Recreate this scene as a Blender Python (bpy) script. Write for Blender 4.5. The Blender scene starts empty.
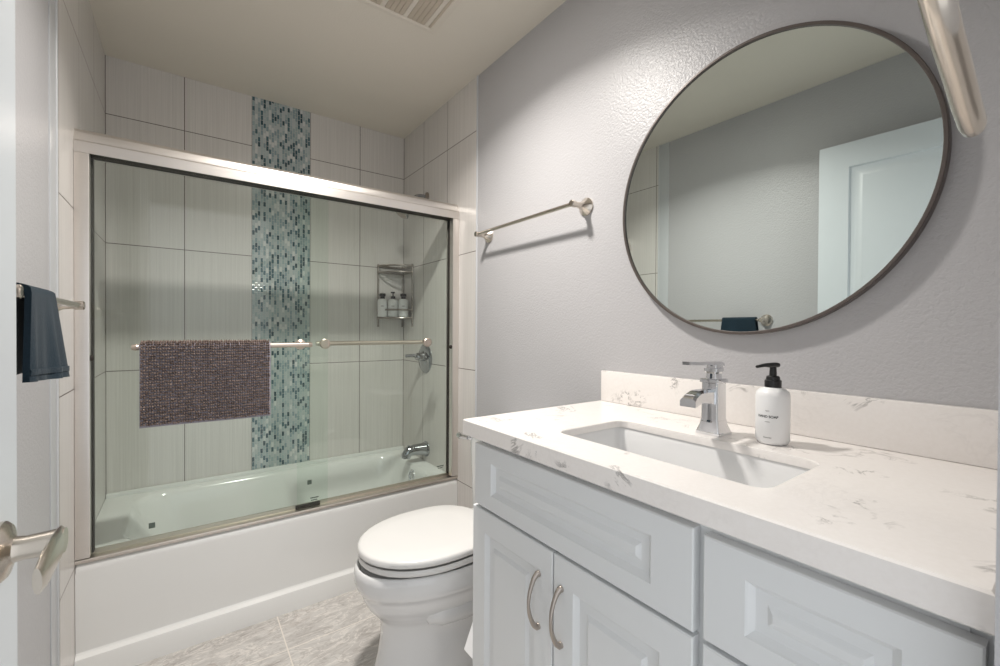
import bpy, bmesh, math, random
import numpy as np
from mathutils import Vector, Matrix

random.seed(7)
SC = bpy.context.scene
COL = SC.collection

# ------------------------------------------------------------------ camera
CAM = Vector((0.302814, -2.772586, 1.220363))
_r = Vector((0.808624, -0.588297, 0.005838))
_u = Vector((0.000302, 0.010338, 0.999947))
_f = Vector((0.588326, 0.808579, -0.008538))
cd = bpy.data.cameras.new('camera')
cd.sensor_fit = 'HORIZONTAL'
cd.sensor_width = 36.0
cd.lens = 433.9056 * 36.0 / 1000.0
cd.clip_start = 0.02
cd.dof.use_dof = True
cd.dof.focus_distance = 1.7
cd.dof.aperture_fstop = 9.0
cam = bpy.data.objects.new('camera', cd)
COL.objects.link(cam)
m3 = Matrix((_r, _u, -_f)).transposed()
cam.matrix_world = Matrix.Translation(CAM) @ m3.to_4x4()
SC.camera = cam

# ------------------------------------------------------------------ world, exposure
w = bpy.data.worlds.new('daylight_outside')
SC.world = w
w.use_nodes = True
bg = w.node_tree.nodes['Background']
bg.inputs[0].default_value = (0.95, 0.975, 1.0, 1)
bg.inputs[1].default_value = 1.2
SC.view_settings.view_transform = 'Standard'
SC.view_settings.look = 'None'
SC.view_settings.exposure = 0.06
SC.view_settings.gamma = 1.0
SC.view_settings.use_curve_mapping = False
LAMP = 70.0                      # glow of the ceiling lamp's diffuser
LAMP_POS = (0.83, -1.49)
ld = bpy.data.lights.new('ceiling_lamp_beam', 'AREA')
ld.shape = 'DISK'
ld.size = 0.13
ld.energy = 19.5
ld.color = (1.0, 0.955, 0.90)
ld.spread = math.radians(138)
lo_ = bpy.data.objects.new('ceiling_lamp_beam', ld)
lo_.location = (LAMP_POS[0], LAMP_POS[1], 2.507 - 0.026)
COL.objects.link(lo_)

# ------------------------------------------------------------------ room constants
L = 1.508        # right tile face / mirror wall
ZC = 2.507       # ceiling
YE = -2.722      # entry wall face
TILE_H = 0.612
H1 = 2.2325


def s2l(c):
    return tuple((v / 12.92 if v <= 0.04045 else ((v + 0.055) / 1.055) ** 2.4) for v in c)


def rgb(r, g, b):
    return s2l((r / 255, g / 255, b / 255)) + (1,)


# ------------------------------------------------------------------ material helpers
class NT:
    def __init__(self, name):
        self.m = bpy.data.materials.new(name)
        self.m.use_nodes = True
        self.t = self.m.node_tree
        self.b = self.t.nodes['Principled BSDF']
        self.out = self.t.nodes['Material Output']

    def n(self, typ, **kw):
        x = self.t.nodes.new(typ)
        for k, v in kw.items():
            setattr(x, k, v)
        return x

    def put(self, sock, v):
        if isinstance(v, (int, float)):
            sock.default_value = v
        elif isinstance(v, (tuple, list)):
            sock.default_value = v
        else:
            self.t.links.new(v, sock)

    def math(self, op, a, b=0.0, c=None, clamp=False):
        x = self.n('ShaderNodeMath', operation=op, use_clamp=clamp)
        self.put(x.inputs[0], a)
        self.put(x.inputs[1], b)
        if c is not None:
            self.put(x.inputs[2], c)
        return x.outputs[0]

    def mix(self, f, a, b, blend='MIX'):
        x = self.n('ShaderNodeMix', data_type='RGBA', blend_type=blend)
        self.put(x.inputs[0], f)
        self.put(x.inputs[6], a)
        self.put(x.inputs[7], b)
        return x.outputs[2]

    def pos(self):
        return self.n('ShaderNodeNewGeometry').outputs['Position']

    def xyz(self):
        s = self.n('ShaderNodeSeparateXYZ')
        self.t.links.new(self.pos(), s.inputs[0])
        return s.outputs

    def vec(self, x, y, z):
        c = self.n('ShaderNodeCombineXYZ')
        self.put(c.inputs[0], x)
        self.put(c.inputs[1], y)
        self.put(c.inputs[2], z)
        return c.outputs[0]

    def mapping(self, scale, rot=(0, 0, 0)):
        mp = self.n('ShaderNodeMapping')
        self.t.links.new(self.pos(), mp.inputs[0])
        mp.inputs['Scale'].default_value = scale
        mp.inputs['Rotation'].default_value = rot
        return mp.outputs[0]

    def noise(self, vec, scale, detail=2.0, rough=0.5, dist=0.0):
        x = self.n('ShaderNodeTexNoise')
        if vec is not None:
            self.t.links.new(vec, x.inputs['Vector'])
        x.inputs['Scale'].default_value = scale
        x.inputs['Detail'].default_value = detail
        x.inputs['Roughness'].default_value = rough
        x.inputs['Distortion'].default_value = dist
        return x.outputs[0]

    def ramp(self, f, stops, interp='LINEAR'):
        x = self.n('ShaderNodeValToRGB')
        x.color_ramp.interpolation = interp
        e = x.color_ramp.elements
        while len(e) < len(stops):
            e.new(0.5)
        for i, (p, c) in enumerate(stops):
            e[i].position = p
            e[i].color = c if len(c) == 4 else tuple(c) + (1,)
        self.put(x.inputs[0], f)
        return x.outputs[0]

    def bump(self, h, strength, dist=0.002):
        x = self.n('ShaderNodeBump')
        x.inputs['Strength'].default_value = strength
        x.inputs['Distance'].default_value = dist
        self.put(x.inputs['Height'], h)
        self.t.links.new(x.outputs[0], self.b.inputs['Normal'])

    def set(self, color=None, rough=None, metal=None, spec=None, coat=None):
        if color is not None:
            self.put(self.b.inputs['Base Color'], color)
        if rough is not None:
            self.put(self.b.inputs['Roughness'], rough)
        if metal is not None:
            self.put(self.b.inputs['Metallic'], metal)
        if spec is not None:
            self.put(self.b.inputs['Specular IOR Level'], spec)
        if coat is not None:
            self.put(self.b.inputs['Coat Weight'], coat)
        return self.m


def plain(name, color, rough=0.5, metal=0.0, vary=0.03, scale=12.0, bump=None, spec=0.5, coat=0.0):
    t = NT(name)
    c = color if len(color) == 4 else tuple(color) + (1,)
    d = tuple(max(0, v * (1 - vary)) for v in c[:3]) + (1,)
    nz = t.noise(t.pos(), scale, 3.0)
    t.set(t.mix(nz, d, c), rough, metal, spec, coat)
    if bump:
        t.bump(t.noise(t.pos(), bump[0], 2.0, 0.5), bump[1], bump[2])
    return t.m


def drywall(name, color, rough=0.36, strength=0.30):
    t = NT(name)
    c1 = t.noise(t.pos(), 3.0, 2.0)
    t.set(t.mix(c1, tuple(v * 0.96 for v in color[:3]) + (1,), color), rough, 0.0, 0.5)
    h = t.noise(t.pos(), 135.0, 2.5, 0.55, 0.3)
    h = t.math('SMOOTH_MIN', h, 0.62, 0.15)
    t.bump(h, strength, 0.006)
    return t.m


def tile_mat(name, axis, anchor, period, base=(219, 215, 211)):
    """Large stacked wall tiles with fine upright linen streaks and thin dark joints."""
    t = NT(name)
    X = t.xyz()
    a = X[0] if axis == 'x' else X[1]
    u = t.math('DIVIDE', t.math('SUBTRACT', a, anchor), period)
    v = t.math('DIVIDE', t.math('SUBTRACT', X[2], H1), TILE_H)
    du = t.math('MULTIPLY', t.math('ABSOLUTE', t.math('SUBTRACT', u, t.math('ROUND', u))), period)
    dv = t.math('MULTIPLY', t.math('ABSOLUTE', t.math('SUBTRACT', v, t.math('ROUND', v))), TILE_H)
    d = t.math('MINIMUM', du, dv)
    g = t.math('LESS_THAN', d, 0.0019)
    sc = (150, 150, 1.2)
    s1 = t.noise(t.mapping(sc), 1.0, 3.0, 0.6)
    s2 = t.noise(t.mapping((420, 420, 3.5)), 1.0, 2.0, 0.6)
    s = t.math('ADD', t.math('MULTIPLY', s1, 0.65), t.math('MULTIPLY', s2, 0.35))
    idu = t.math('FLOOR', u)
    idv = t.math('FLOOR', v)
    wn = t.n('ShaderNodeTexWhiteNoise', noise_dimensions='2D')
    t.t.links.new(t.vec(idu, idv, 0.0), wn.inputs[0])
    c_lo = rgb(*[x - 13 for x in base])
    c_hi = rgb(*[x + 7 for x in base])
    col = t.mix(t.math('MULTIPLY', t.math('SUBTRACT', s, 0.30), 2.4, clamp=True), c_lo, c_hi)
    k = t.math('ADD', 0.975, t.math('MULTIPLY', wn.outputs[0], 0.05))
    col = t.mix(1.0, col, t.vec(k, k, k), 'MULTIPLY')
    col = t.mix(g, col, rgb(112, 104, 99))
    t.set(col, t.math('ADD', 0.26, t.math('MULTIPLY', g, 0.5)), 0.0, 0.5)
    hgt = t.math('ADD', t.math('MULTIPLY', t.math('MINIMUM', d, 0.004), 150.0), t.math('MULTIPLY', s, 0.12))
    t.bump(hgt, 0.25, 0.002)
    return t.m


def mosaic_mat():
    t = NT('glass_mosaic')
    X = t.xyz()
    cw, ch, gap = 0.01373, 0.0276, 0.0011
    cx = t.math('DIVIDE', t.math('SUBTRACT', X[0], 0.608), cw)
    ci = t.math('FLOOR', cx)
    off = t.math('MULTIPLY', t.math('MODULO', ci, 2.0), 0.5)
    cz = t.math('ADD', t.math('DIVIDE', X[2], ch), off)
    ri = t.math('FLOOR', cz)
    fx = t.math('SUBTRACT', cx, ci)
    fz = t.math('SUBTRACT', cz, ri)
    ex = t.math('MULTIPLY', t.math('MINIMUM', fx, t.math('SUBTRACT', 1.0, fx)), cw)
    ez = t.math('MULTIPLY', t.math('MINIMUM', fz, t.math('SUBTRACT', 1.0, fz)), ch)
    d = t.math('MINIMUM', ex, ez)
    g = t.math('LESS_THAN', d, gap)
    wn = t.n('ShaderNodeTexWhiteNoise', noise_dimensions='2D')
    t.t.links.new(t.vec(ci, ri, 0.0), wn.inputs[0])
    col = t.ramp(wn.outputs[0], [(0.0, rgb(62, 86, 94)), (0.08, rgb(80, 108, 116)), (0.20, rgb(142, 160, 164)),
                                 (0.36, rgb(160, 176, 178)), (0.54, rgb(174, 186, 187)),
                                 (0.74, rgb(184, 192, 192)), (0.90, rgb(208, 211, 209))], 'CONSTANT')
    col = t.mix(g, col, rgb(188, 190, 188))
    t.set(col, t.math('ADD', 0.10, t.math('MULTIPLY', g, 0.6)), 0.0, 0.5)
    t.bump(t.math('MINIMUM', d, 0.003), 0.5, 0.6)
    return t.m


def quartz_mat():
    t = NT('white_veined_quartz')
    p = t.pos()
    n1 = t.noise(t.mapping((1, 1, 1), (0.4, 0.3, 0.5)), 7.0, 6.0, 0.68, 1.1)
    v1 = t.math('ABSOLUTE', t.math('SUBTRACT', n1, 0.5))
    v1 = t.math('SUBTRACT', 1.0, t.math('MULTIPLY', v1, 36.0), clamp=True)
    mask = t.noise(p, 9.0, 3.0, 0.6)
    mask = t.math('MULTIPLY', t.math('SUBTRACT', mask, 0.555), 9.0, clamp=True)
    n2 = t.noise(t.mapping((1, 1, 1), (0.1, 0.9, 1.3)), 8.5, 6.0, 0.65, 1.6)
    v2 = t.math('ABSOLUTE', t.math('SUBTRACT', n2, 0.5))
    v2 = t.math('SUBTRACT', 1.0, t.math('MULTIPLY', v2, 26.0), clamp=True)
    mask2 = t.noise(p, 4.0, 2.0, 0.5)
    mask2 = t.math('MULTIPLY', t.math('SUBTRACT', mask2, 0.50), 5.0, clamp=True)
    speck = t.noise(p, 130.0, 2.0)
    base = t.mix(speck, rgb(236, 231, 227), rgb(243, 239, 236))
    col = t.mix(t.math('MULTIPLY', t.math('MULTIPLY', v1, mask), 0.85), base, rgb(138, 134, 132))
    col = t.mix(t.math('MULTIPLY', t.math('MULTIPLY', v2, mask2), 0.14), col, rgb(176, 170, 168))
    t.set(col, 0.16, 0.0, 0.5)
    return t.m


def floor_mat():
    t = NT('grey_veined_floor_tile')
    X = t.xyz()
    warp = t.noise(t.pos(), 3.0, 3.0, 0.5)
    base = t.noise(t.mapping((1.0, 2.4, 1), (0, 0, -0.55)), 4.2, 6.0, 0.66, 1.8)
    col = t.ramp(base, [(0.25, rgb(160, 155, 151)), (0.42, rgb(188, 184, 180)), (0.55, rgb(204, 201, 197)), (0.68, rgb(184, 177, 171)), (0.8, rgb(200, 196, 192))])
    n2 = t.noise(t.mapping((1.0, 2.8, 1), (0, 0, -0.5)), 4.5, 5.0, 0.6, 2.0)
    v = t.math('ABSOLUTE', t.math('SUBTRACT', n2, 0.5))
    v = t.math('SUBTRACT', 1.0, t.math('MULTIPLY', v, 30.0), clamp=True)
    col = t.mix(t.math('MULTIPLY', v, 0.65), col, rgb(232, 227, 221))
    n3 = t.noise(t.mapping((1.2, 2.4, 1), (0, 0, 0.5)), 6.0, 5.0, 0.6, 1.5)
    v3 = t.math('ABSOLUTE', t.math('SUBTRACT', n3, 0.5))
    v3 = t.math('SUBTRACT', 1.0, t.math('MULTIPLY', v3, 40.0), clamp=True)
    col = t.mix(t.math('MULTIPLY', v3, 0.45), col, rgb(140, 132, 126))
    u = t.math('DIVIDE', t.math('SUBTRACT', X[0], 0.62), 0.612)
    vv = t.math('DIVIDE', t.math('SUBTRACT', X[1], -0.98), 0.306)
    du = t.math('MULTIPLY', t.math('ABSOLUTE', t.math('SUBTRACT', u, t.math('ROUND', u))), 0.612)
    dv = t.math('MULTIPLY', t.math('ABSOLUTE', t.math('SUBTRACT', vv, t.math('ROUND', vv))), 0.306)
    g = t.math('LESS_THAN', t.math('MINIMUM', du, dv), 0.0022)
    col = t.mix(g, col, rgb(226, 220, 212))
    t.set(col, t.math('ADD', 0.34, t.math('MULTIPLY', g, 0.4)), 0.0, 0.5)
    t.bump(base, 0.08, 0.003)
    return t.m


def glass_mat(name, tint, ior=1.5):
    """Thin clear pane: tinted straight-through light plus a mirror reflection by Fresnel on the outer faces."""
    t = NT(name)
    tr = t.n('ShaderNodeBsdfTransparent')
    tr.inputs[0].default_value = tint + (1,)
    gl = t.n('ShaderNodeBsdfGlossy')
    gl.inputs['Roughness'].default_value = 0.0
    gl.inputs['Color'].default_value = (1, 1, 1, 1)
    fr = t.n('ShaderNodeFresnel')
    fr.inputs[0].default_value = ior
    geo = t.n('ShaderNodeNewGeometry')
    f = t.math('MULTIPLY', fr.outputs[0], t.math('SUBTRACT', 1.0, geo.outputs['Backfacing']))
    mx = t.n('ShaderNodeMixShader')
    t.t.links.new(f, mx.inputs[0])
    t.t.links.new(tr.outputs[0], mx.inputs[1])
    t.t.links.new(gl.outputs[0], mx.inputs[2])
    t.t.links.new(mx.outputs[0], t.out.inputs[0])
    return t.m


def mirror_mat():
    t = NT('silvered_mirror')
    nz = t.noise(t.pos(), 2.0, 1.0)
    t.set(t.mix(nz, (0.70, 0.765, 0.74, 1), (0.715, 0.775, 0.75, 1)), 0.0, 1.0)
    return t.m


def lamp_mat():
    t = NT('lamp_glow')
    e = t.n('ShaderNodeEmission')
    e.inputs[0].default_value = (1.0, 0.95, 0.885, 1)
    e.inputs[1].default_value = LAMP
    t.t.links.new(e.outputs[0], t.out.inputs[0])
    return t.m


def cloth_mat(name, c1, c2, scale=260, rough=0.9, bstr=0.5):
    t = NT(name)
    nz = t.noise(t.pos(), scale, 2.0)
    big = t.noise(t.pos(), 14.0, 3.0)
    col = t.mix(t.math('ADD', t.math('MULTIPLY', nz, 0.6), t.math('MULTIPLY', big, 0.4)), c1, c2)
    t.set(col, rough, 0.0, 0.3)
    t.b.inputs['Sheen Weight'].default_value = 0.08
    t.bump(nz, bstr, 0.002)
    return t.m


def brushed(name, color, rough=0.26, metal=1.0, streak=(3, 90, 90)):
    t = NT(name)
    s = t.noise(t.mapping(streak), 4.0, 2.0, 0.6)
    c = color[:3]
    t.set(t.mix(s, tuple(v * 0.93 for v in c) + (1,), c + (1,)),
          t.math('ADD', rough - 0.04, t.math('MULTIPLY', s, 0.08)), metal)
    return t.m


M = {}
M['wall'] = drywall('pale_grey_satin_wall', rgb(187, 186, 188))
M['wall_l'] = M['wall']
M['ceiling'] = drywall('warm_white_ceiling', rgb(226, 219, 207), 0.7, 0.12)
M['tile_back_a'] = tile_mat('linen_tile_back_a', 'x', 0.0, 0.304)
M['tile_back_b'] = tile_mat('linen_tile_back_b', 'x', 1.508, 0.2985)
M['tile_r'] = tile_mat('linen_tile_right', 'y', 0.0, 0.3010)
M['tile_l'] = tile_mat('linen_tile_left', 'y', 0.0, 0.3160)
M['mosaic'] = mosaic_mat()
M['quartz'] = quartz_mat()
M['floor'] = floor_mat()
M['glass'] = glass_mat('green_tinted_glass', (0.956, 0.984, 0.966))
M['mirror'] = mirror_mat()
M['lamp'] = lamp_mat()
M['trim'] = plain('white_trim_paint', rgb(226, 228, 230), 0.35)
M['door'] = plain('white_door_paint', rgb(214, 219, 223), 0.34, bump=(60, 0.04, 0.002))
M['cab'] = plain('white_cabinet_paint', rgb(229, 231, 232), 0.33, vary=0.015)
M['tub'] = plain('white_enamel', rgb(238, 238, 236), 0.13, vary=0.01, coat=0.3)
M['china'] = plain('white_china', rgb(232, 232, 232), 0.08, vary=0.008, coat=0.5)
M['seat'] = plain('white_plastic_seat', rgb(228, 227, 225), 0.2, vary=0.008)
M['nickel'] = brushed('satin_nickel_frame', (0.82, 0.78, 0.745), 0.37)
M['track'] = brushed('tan_nickel_track', (0.70, 0.64, 0.58), 0.42)
M['rail'] = brushed('rosy_nickel_bar', (0.66, 0.57, 0.50), 0.34)
M['chrome_d'] = brushed('smoky_chrome', (0.44, 0.45, 0.47), 0.10)
M['nickel2'] = brushed('brushed_nickel', (0.66, 0.60, 0.53), 0.22)
M['pull'] = brushed('dark_nickel_pull', (0.46, 0.41, 0.37), 0.30)
M['chrome'] = brushed('chrome', (0.80, 0.81, 0.83), 0.07)
M['steel'] = brushed('caddy_steel', (0.38, 0.35, 0.32), 0.28)
M['shade_and_rubber'] = plain('dark_shade_and_rubber', rgb(46, 40, 36), 0.6)  # painted channel shade in the door frame; also bumpers and bottom guide
M['etch'] = plain('etched_grey_mark', rgb(92, 104, 96), 0.7)
M['bronze'] = plain('dark_bronze_frame', rgb(96, 88, 84), 0.38, metal=0.35)
M['blue'] = cloth_mat('navy_teal_towelling', rgb(12, 27, 37), rgb(29, 50, 63), 300)
M['mat'] = cloth_mat('taupe_chenille', rgb(92, 78, 72), rgb(132, 116, 108), 420)
def tuft_mat():
    t = NT('taupe_chenille_tufts')
    rnd = t.n('ShaderNodeNewGeometry').outputs['Random Per Island']
    nz = t.noise(t.pos(), 500.0, 2.0)
    f = t.math('ADD', t.math('MULTIPLY', rnd, 0.7), t.math('MULTIPLY', nz, 0.3))
    t.set(t.mix(f, rgb(84, 70, 65), rgb(146, 130, 122)), 0.9, 0.0, 0.2)
    return t.m


M['mat'] = tuft_mat()
M['backing'] = cloth_mat('lavender_grey_backing', rgb(150, 146, 158), rgb(176, 172, 184), 420)
M['black'] = plain('black_plastic', rgb(22, 22, 23), 0.34)
M['bottle'] = plain('white_bottle_plastic', rgb(238, 238, 238), 0.36, vary=0.01)
M['print'] = plain('dark_print', rgb(44, 44, 46), 0.7)
M['print_l'] = plain('grey_print', rgb(168, 166, 166), 0.7)
M['paper'] = plain('tissue_paper', rgb(242, 242, 243), 0.9, bump=(120, 0.2, 0.002))
M['vent'] = plain('almond_vent_plastic', rgb(222, 214, 202), 0.5)
M['vent_d'] = plain('tan_vent_inside', rgb(196, 184, 168), 0.8)
M['edge'] = plain('pale_grey_edge_trim', rgb(196, 198, 201), 0.3)
M['white_pl'] = plain('white_fixture', rgb(236, 234, 230), 0.4)

# ------------------------------------------------------------------ object helpers
ORG = {}


def tag(o, label=None, cat=None, group=None, kind=None):
    if label:
        o['label'] = label
    if cat:
        o['category'] = cat
    if group:
        o['group'] = group
    if kind:
        o['kind'] = kind
    return o


def thing(name, label, cat, loc, group=None, kind=None):
    o = bpy.data.objects.new(name, None)
    o.empty_display_size = 0.05
    o.location = loc
    COL.objects.link(o)
    ORG[o.name] = Vector(loc)
    return tag(o, label, cat, group, kind)


def obj(name, bm, m, parent=None, smooth=True, angle=35.0, label=None, recalc=True):
    """Link bm (world coordinates) as one mesh object, re-expressed about its parent's origin."""
    if recalc:
        bmesh.ops.recalc_face_normals(bm, faces=bm.faces)
    org = ORG.get(parent.name, Vector((0, 0, 0))) if parent else Vector((0, 0, 0))
    if org.length > 0:
        bmesh.ops.translate(bm, verts=bm.verts, vec=-org)
    me = bpy.data.meshes.new(name)
    bm.to_mesh(me)
    bm.free()
    if smooth:
        me.shade_smooth()
        me.set_sharp_from_angle(angle=math.radians(angle))
    me.materials.append(m)
    o = bpy.data.objects.new(name, me)
    COL.objects.link(o)
    if parent:
        o.parent = parent
    ORG[o.name] = org
    if label:
        o['label'] = label
    return o


def struct(name, bm, m, parent=None, **kw):
    o = obj(name, bm, m, parent, **kw)
    if not parent:
        o['kind'] = 'structure'
    return o


def B():
    return bmesh.new()


def bx(bm, lo, hi, bev=0.0, seg=2):
    lo = Vector(lo)
    hi = Vector(hi)
    vs = [bm.verts.new((x, y, z)) for x in (lo.x, hi.x) for y in (lo.y, hi.y) for z in (lo.z, hi.z)]
    q = [(0, 1, 3, 2), (4, 6, 7, 5), (0, 4, 5, 1), (2, 3, 7, 6), (0, 2, 6, 4), (1, 5, 7, 3)]
    fs = [bm.faces.new([vs[i] for i in f]) for f in q]
    if bev > 0:
        es = list({e for f in fs for e in f.edges})
        bmesh.ops.bevel(bm, geom=es, offset=bev, segments=seg, profile=0.6, affect='EDGES', clamp_overlap=True)
    return bm


def frame_for(d):
    d = d.normalized()
    a = Vector((0, 0, 1)) if abs(d.z) < 0.9 else Vector((1, 0, 0))
    x = d.cross(a).normalized()
    return x, d.cross(x).normalized()


def rings(bm, rs, cap=True, close=True):
    """Bridge a list of vertex-coordinate rings."""
    R = [[bm.verts.new(p) for p in r] for r in rs]
    n = len(R[0])
    for a, b in zip(R, R[1:]):
        for i in range(n if close else n - 1):
            j = (i + 1) % n
            try:
                bm.faces.new((a[i], a[j], b[j], b[i]))
            except ValueError:
                pass
    if cap:
        bm.faces.new(list(reversed(R[0])))
        bm.faces.new(R[-1])
    return R


def tube(bm, pts, rad, n=14, cap=True, flat=None):
    """Tube along points; rad number or list; flat = (up_vector, ratio) squashes the section."""
    pts = [Vector(p) for p in pts]
    if not isinstance(rad, (list, tuple)):
        rad = [rad] * len(pts)
    rs = []
    px = None
    for i, p in enumerate(pts):
        d = (pts[min(i + 1, len(pts) - 1)] - pts[max(i - 1, 0)]).normalized()
        if px is None:
            x, y = frame_for(d)
        else:
            x = (px - d * px.dot(d)).normalized()
            y = d.cross(x).normalized()
        px = x
        ring = []
        for k in range(n):
            a = 2 * math.pi * k / n
            v = x * math.cos(a) * rad[i] + y * math.sin(a) * rad[i]
            if flat:
                u = Vector(flat[0])
                u = (u - d * u.dot(d)).normalized()
                v = v - u * v.dot(u) * (1 - flat[1])
            ring.append(p + v)
        rs.append(ring)
    rings(bm, rs, cap)
    return bm


def lathe(bm, base, axis, prof, n=28, cap=True):
    """prof: list of (distance along axis, radius)."""
    base = Vector(base)
    axis = Vector(axis).normalized()
    x, y = frame_for(axis)
    rs = []
    for h, r in prof:
        r = max(r, 1e-4)
        rs.append([base + axis * h + x * (math.cos(2 * math.pi * k / n) * r) + y * (math.sin(2 * math.pi * k / n) * r) for k in range(n)])
    rings(bm, rs, cap)
    return bm


def rrect(x0, x1, y0, y1, r, z, n=6):
    """Rounded rectangle ring in a horizontal plane."""
    out = []
    for cx, cy, a0 in ((x1 - r, y1 - r, 0), (x0 + r, y1 - r, 90), (x0 + r, y0 + r, 180), (x1 - r, y0 + r, 270)):
        for k in range(n + 1):
            a = math.radians(a0 + 90 * k / n)
            out.append(Vector((cx + r * math.cos(a), cy + r * math.sin(a), z)))
    return out


def panel(bm, o, u, v, nrm, W, H, steps):
    """Raised / recessed panel: nested rectangles. steps: (inset_u, inset_v, height)."""
    o, u, v, nrm = Vector(o), Vector(u), Vector(v), Vector(nrm)
    rs = []
    for iu, iv, h in steps:
        rs.append([o + u * iu + v * iv + nrm * h, o + u * (W - iu) + v * iv + nrm * h,
                   o + u * (W - iu) + v * (H - iv) + nrm * h, o + u * iu + v * (H - iv) + nrm * h])
    rings(bm, rs)
    return bm


def arc(p0, p1, p2, n=10):
    """Quadratic curve through control points."""
    p0, p1, p2 = Vector(p0), Vector(p1), Vector(p2)
    return [p0 * (1 - t) ** 2 + p1 * 2 * t * (1 - t) + p2 * t * t for t in [k / n for k in range(n + 1)]]


# ================================================================== SETTING
b = B(); bx(b, (-0.12, -2.95, -0.06), (L + 0.14, 0.12, 0.0)); struct('floor', b, M['floor'], smooth=False)
b = B(); bx(b, (-0.12, -2.95, ZC), (L + 0.14, 0.12, ZC + 0.06)); struct('ceiling', b, M['ceiling'], smooth=False)
# back wall (behind the tub): backing, two tile fields and the mosaic strip
b = B(); bx(b, (-0.12, 0.010, 0), (L + 0.14, 0.12, ZC)); wb = struct('wall_back', b, M['wall'], smooth=False)
b = B(); bx(b, (0, 0.0, 0.0), (0.608, 0.011, ZC)); obj('tile_cladding', b, M['tile_back_a'], wb, smooth=False)
b = B(); bx(b, (0.910, 0.0, 0.0), (L, 0.011, ZC)); obj('tile_cladding', b, M['tile_back_b'], wb, smooth=False)
b = B(); bx(b, (0.608, -0.001, 0.0), (0.910, 0.011, ZC))
obj('mosaic_strip', b, M['mosaic'], wb, smooth=False, label='upright teal and grey glass mosaic strip')
# right wall: painted, with tile beside the tub
b = B(); bx(b, (L + 0.002, -2.95, 0), (L + 0.14, 0.01, ZC)); wr = struct('wall_right', b, M['wall'], smooth=False)
b = B(); bx(b, (L, -0.905, 0.0), (L + 0.003, 0.0, ZC)); obj('tile_cladding', b, M['tile_r'], wr, smooth=False)
b = B(); tube(b, [(L + 0.0015, -0.909, 0), (L + 0.0015, -0.909, ZC)], 0.0055, 12)
obj('edge_trim', b, M['edge'], wr)
# left wall: painted, with tile beside the tub
b = B(); bx(b, (-0.12, -2.95, 0), (-0.004, 0.01, ZC)); wl = struct('wall_left', b, M['wall_l'], smooth=False)
b = B(); bx(b, (-0.006, -0.964, 0.0), (0.0, 0.0, ZC)); obj('tile_cladding', b, M['tile_l'], wl, smooth=False)
b = B(); tube(b, [(-0.0025, -0.967, 0), (-0.0025, -0.967, ZC)], 0.005, 12)
bx(b, (-0.006, -1.042, 0), (-0.001, -0.967, ZC), 0.002)
obj('edge_trim', b, M['edge'], wl)
# entry wall with the doorway the photograph is taken from
DX0, DX1, DH = 0.062, 0.888, 2.135
b = B()
bx(b, (-0.12, YE - 0.11, 0), (DX0, YE, ZC))
bx(b, (DX1, YE - 0.11, 0), (L + 0.14, YE, ZC))
bx(b, (DX0, YE - 0.11, DH), (DX1, YE, ZC))
struct('wall_entry', b, M['wall'], smooth=False)
b = B(); bx(b, (-0.004, -2.66, 0), (0.010, -1.05, 0.095), 0.003); struct('baseboard_left', b, M['trim'])
b = B(); bx(b, (L - 0.011, -1.73, 0), (L + 0.002, -0.925, 0.095), 0.003); struct('baseboard_right', b, M['trim'])

# door leaf, swung open along the left wall
hinge = Vector((0.103, -2.708, 0))
lead = Vector((0.128, -1.955, 0))
du = (lead - hinge).normalized()
dn = Vector((du.y, -du.x, 0))                 # towards the room (+x)
DW = (lead - hinge).length
door = thing('door_1', 'white panelled door swung open along left wall', 'door', hinge, kind='structure')
b = B()
o0 = hinge + Vector((0, 0, 0.012))
Hd = 2.106
th = 0.035
vs = []
bmx = b
# core slab behind, moulded face in front
core = [o0 - dn * th, o0 - dn * 0.012, o0 + du * DW - dn * 0.012, o0 + du * DW - dn * th]
rings(b, [[p for p in core], [p + Vector((0, 0, Hd)) for p in core]])
st = 0.118
# stiles and rails as one moulded frame: build panels of face between
def face_rect(bm, u0, u1, z0, z1):
    p = [o0 + du * u0 + Vector((0, 0, z0)), o0 + du * u1 + Vector((0, 0, z0)), o0 + du * u1 + Vector((0, 0, z1)), o0 + du * u0 + Vector((0, 0, z1))]
    q = [x - dn * 0.012 for x in p]
    rings(bm, [q, p])
face_rect(b, 0, st, 0, Hd)
face_rect(b, DW - st, DW, 0, Hd)
face_rect(b, st, DW - st, 0, 0.22)
face_rect(b, st, DW - st, 0.86, 1.02)
face_rect(b, st, DW - st, Hd - 0.115, Hd)
for z0, z1 in ((0.22, 0.86), (1.02, Hd - 0.115)):
    panel(b, o0 + du * st + Vector((0, 0, z0)) - dn * 0.012, du, (0, 0, 1), dn, DW - 2 * st, z1 - z0,
          [(0, 0, -0.004), (0, 0, 0.012), (0.006, 0.006, 0.003), (0.016, 0.016, 0.0005), (0.030, 0.030, 0.001), (0.048, 0.048, 0.008), (0.056, 0.056, 0.009)])
obj('door_leaf', b, M['door'], door, angle=20, recalc=True)
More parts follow.
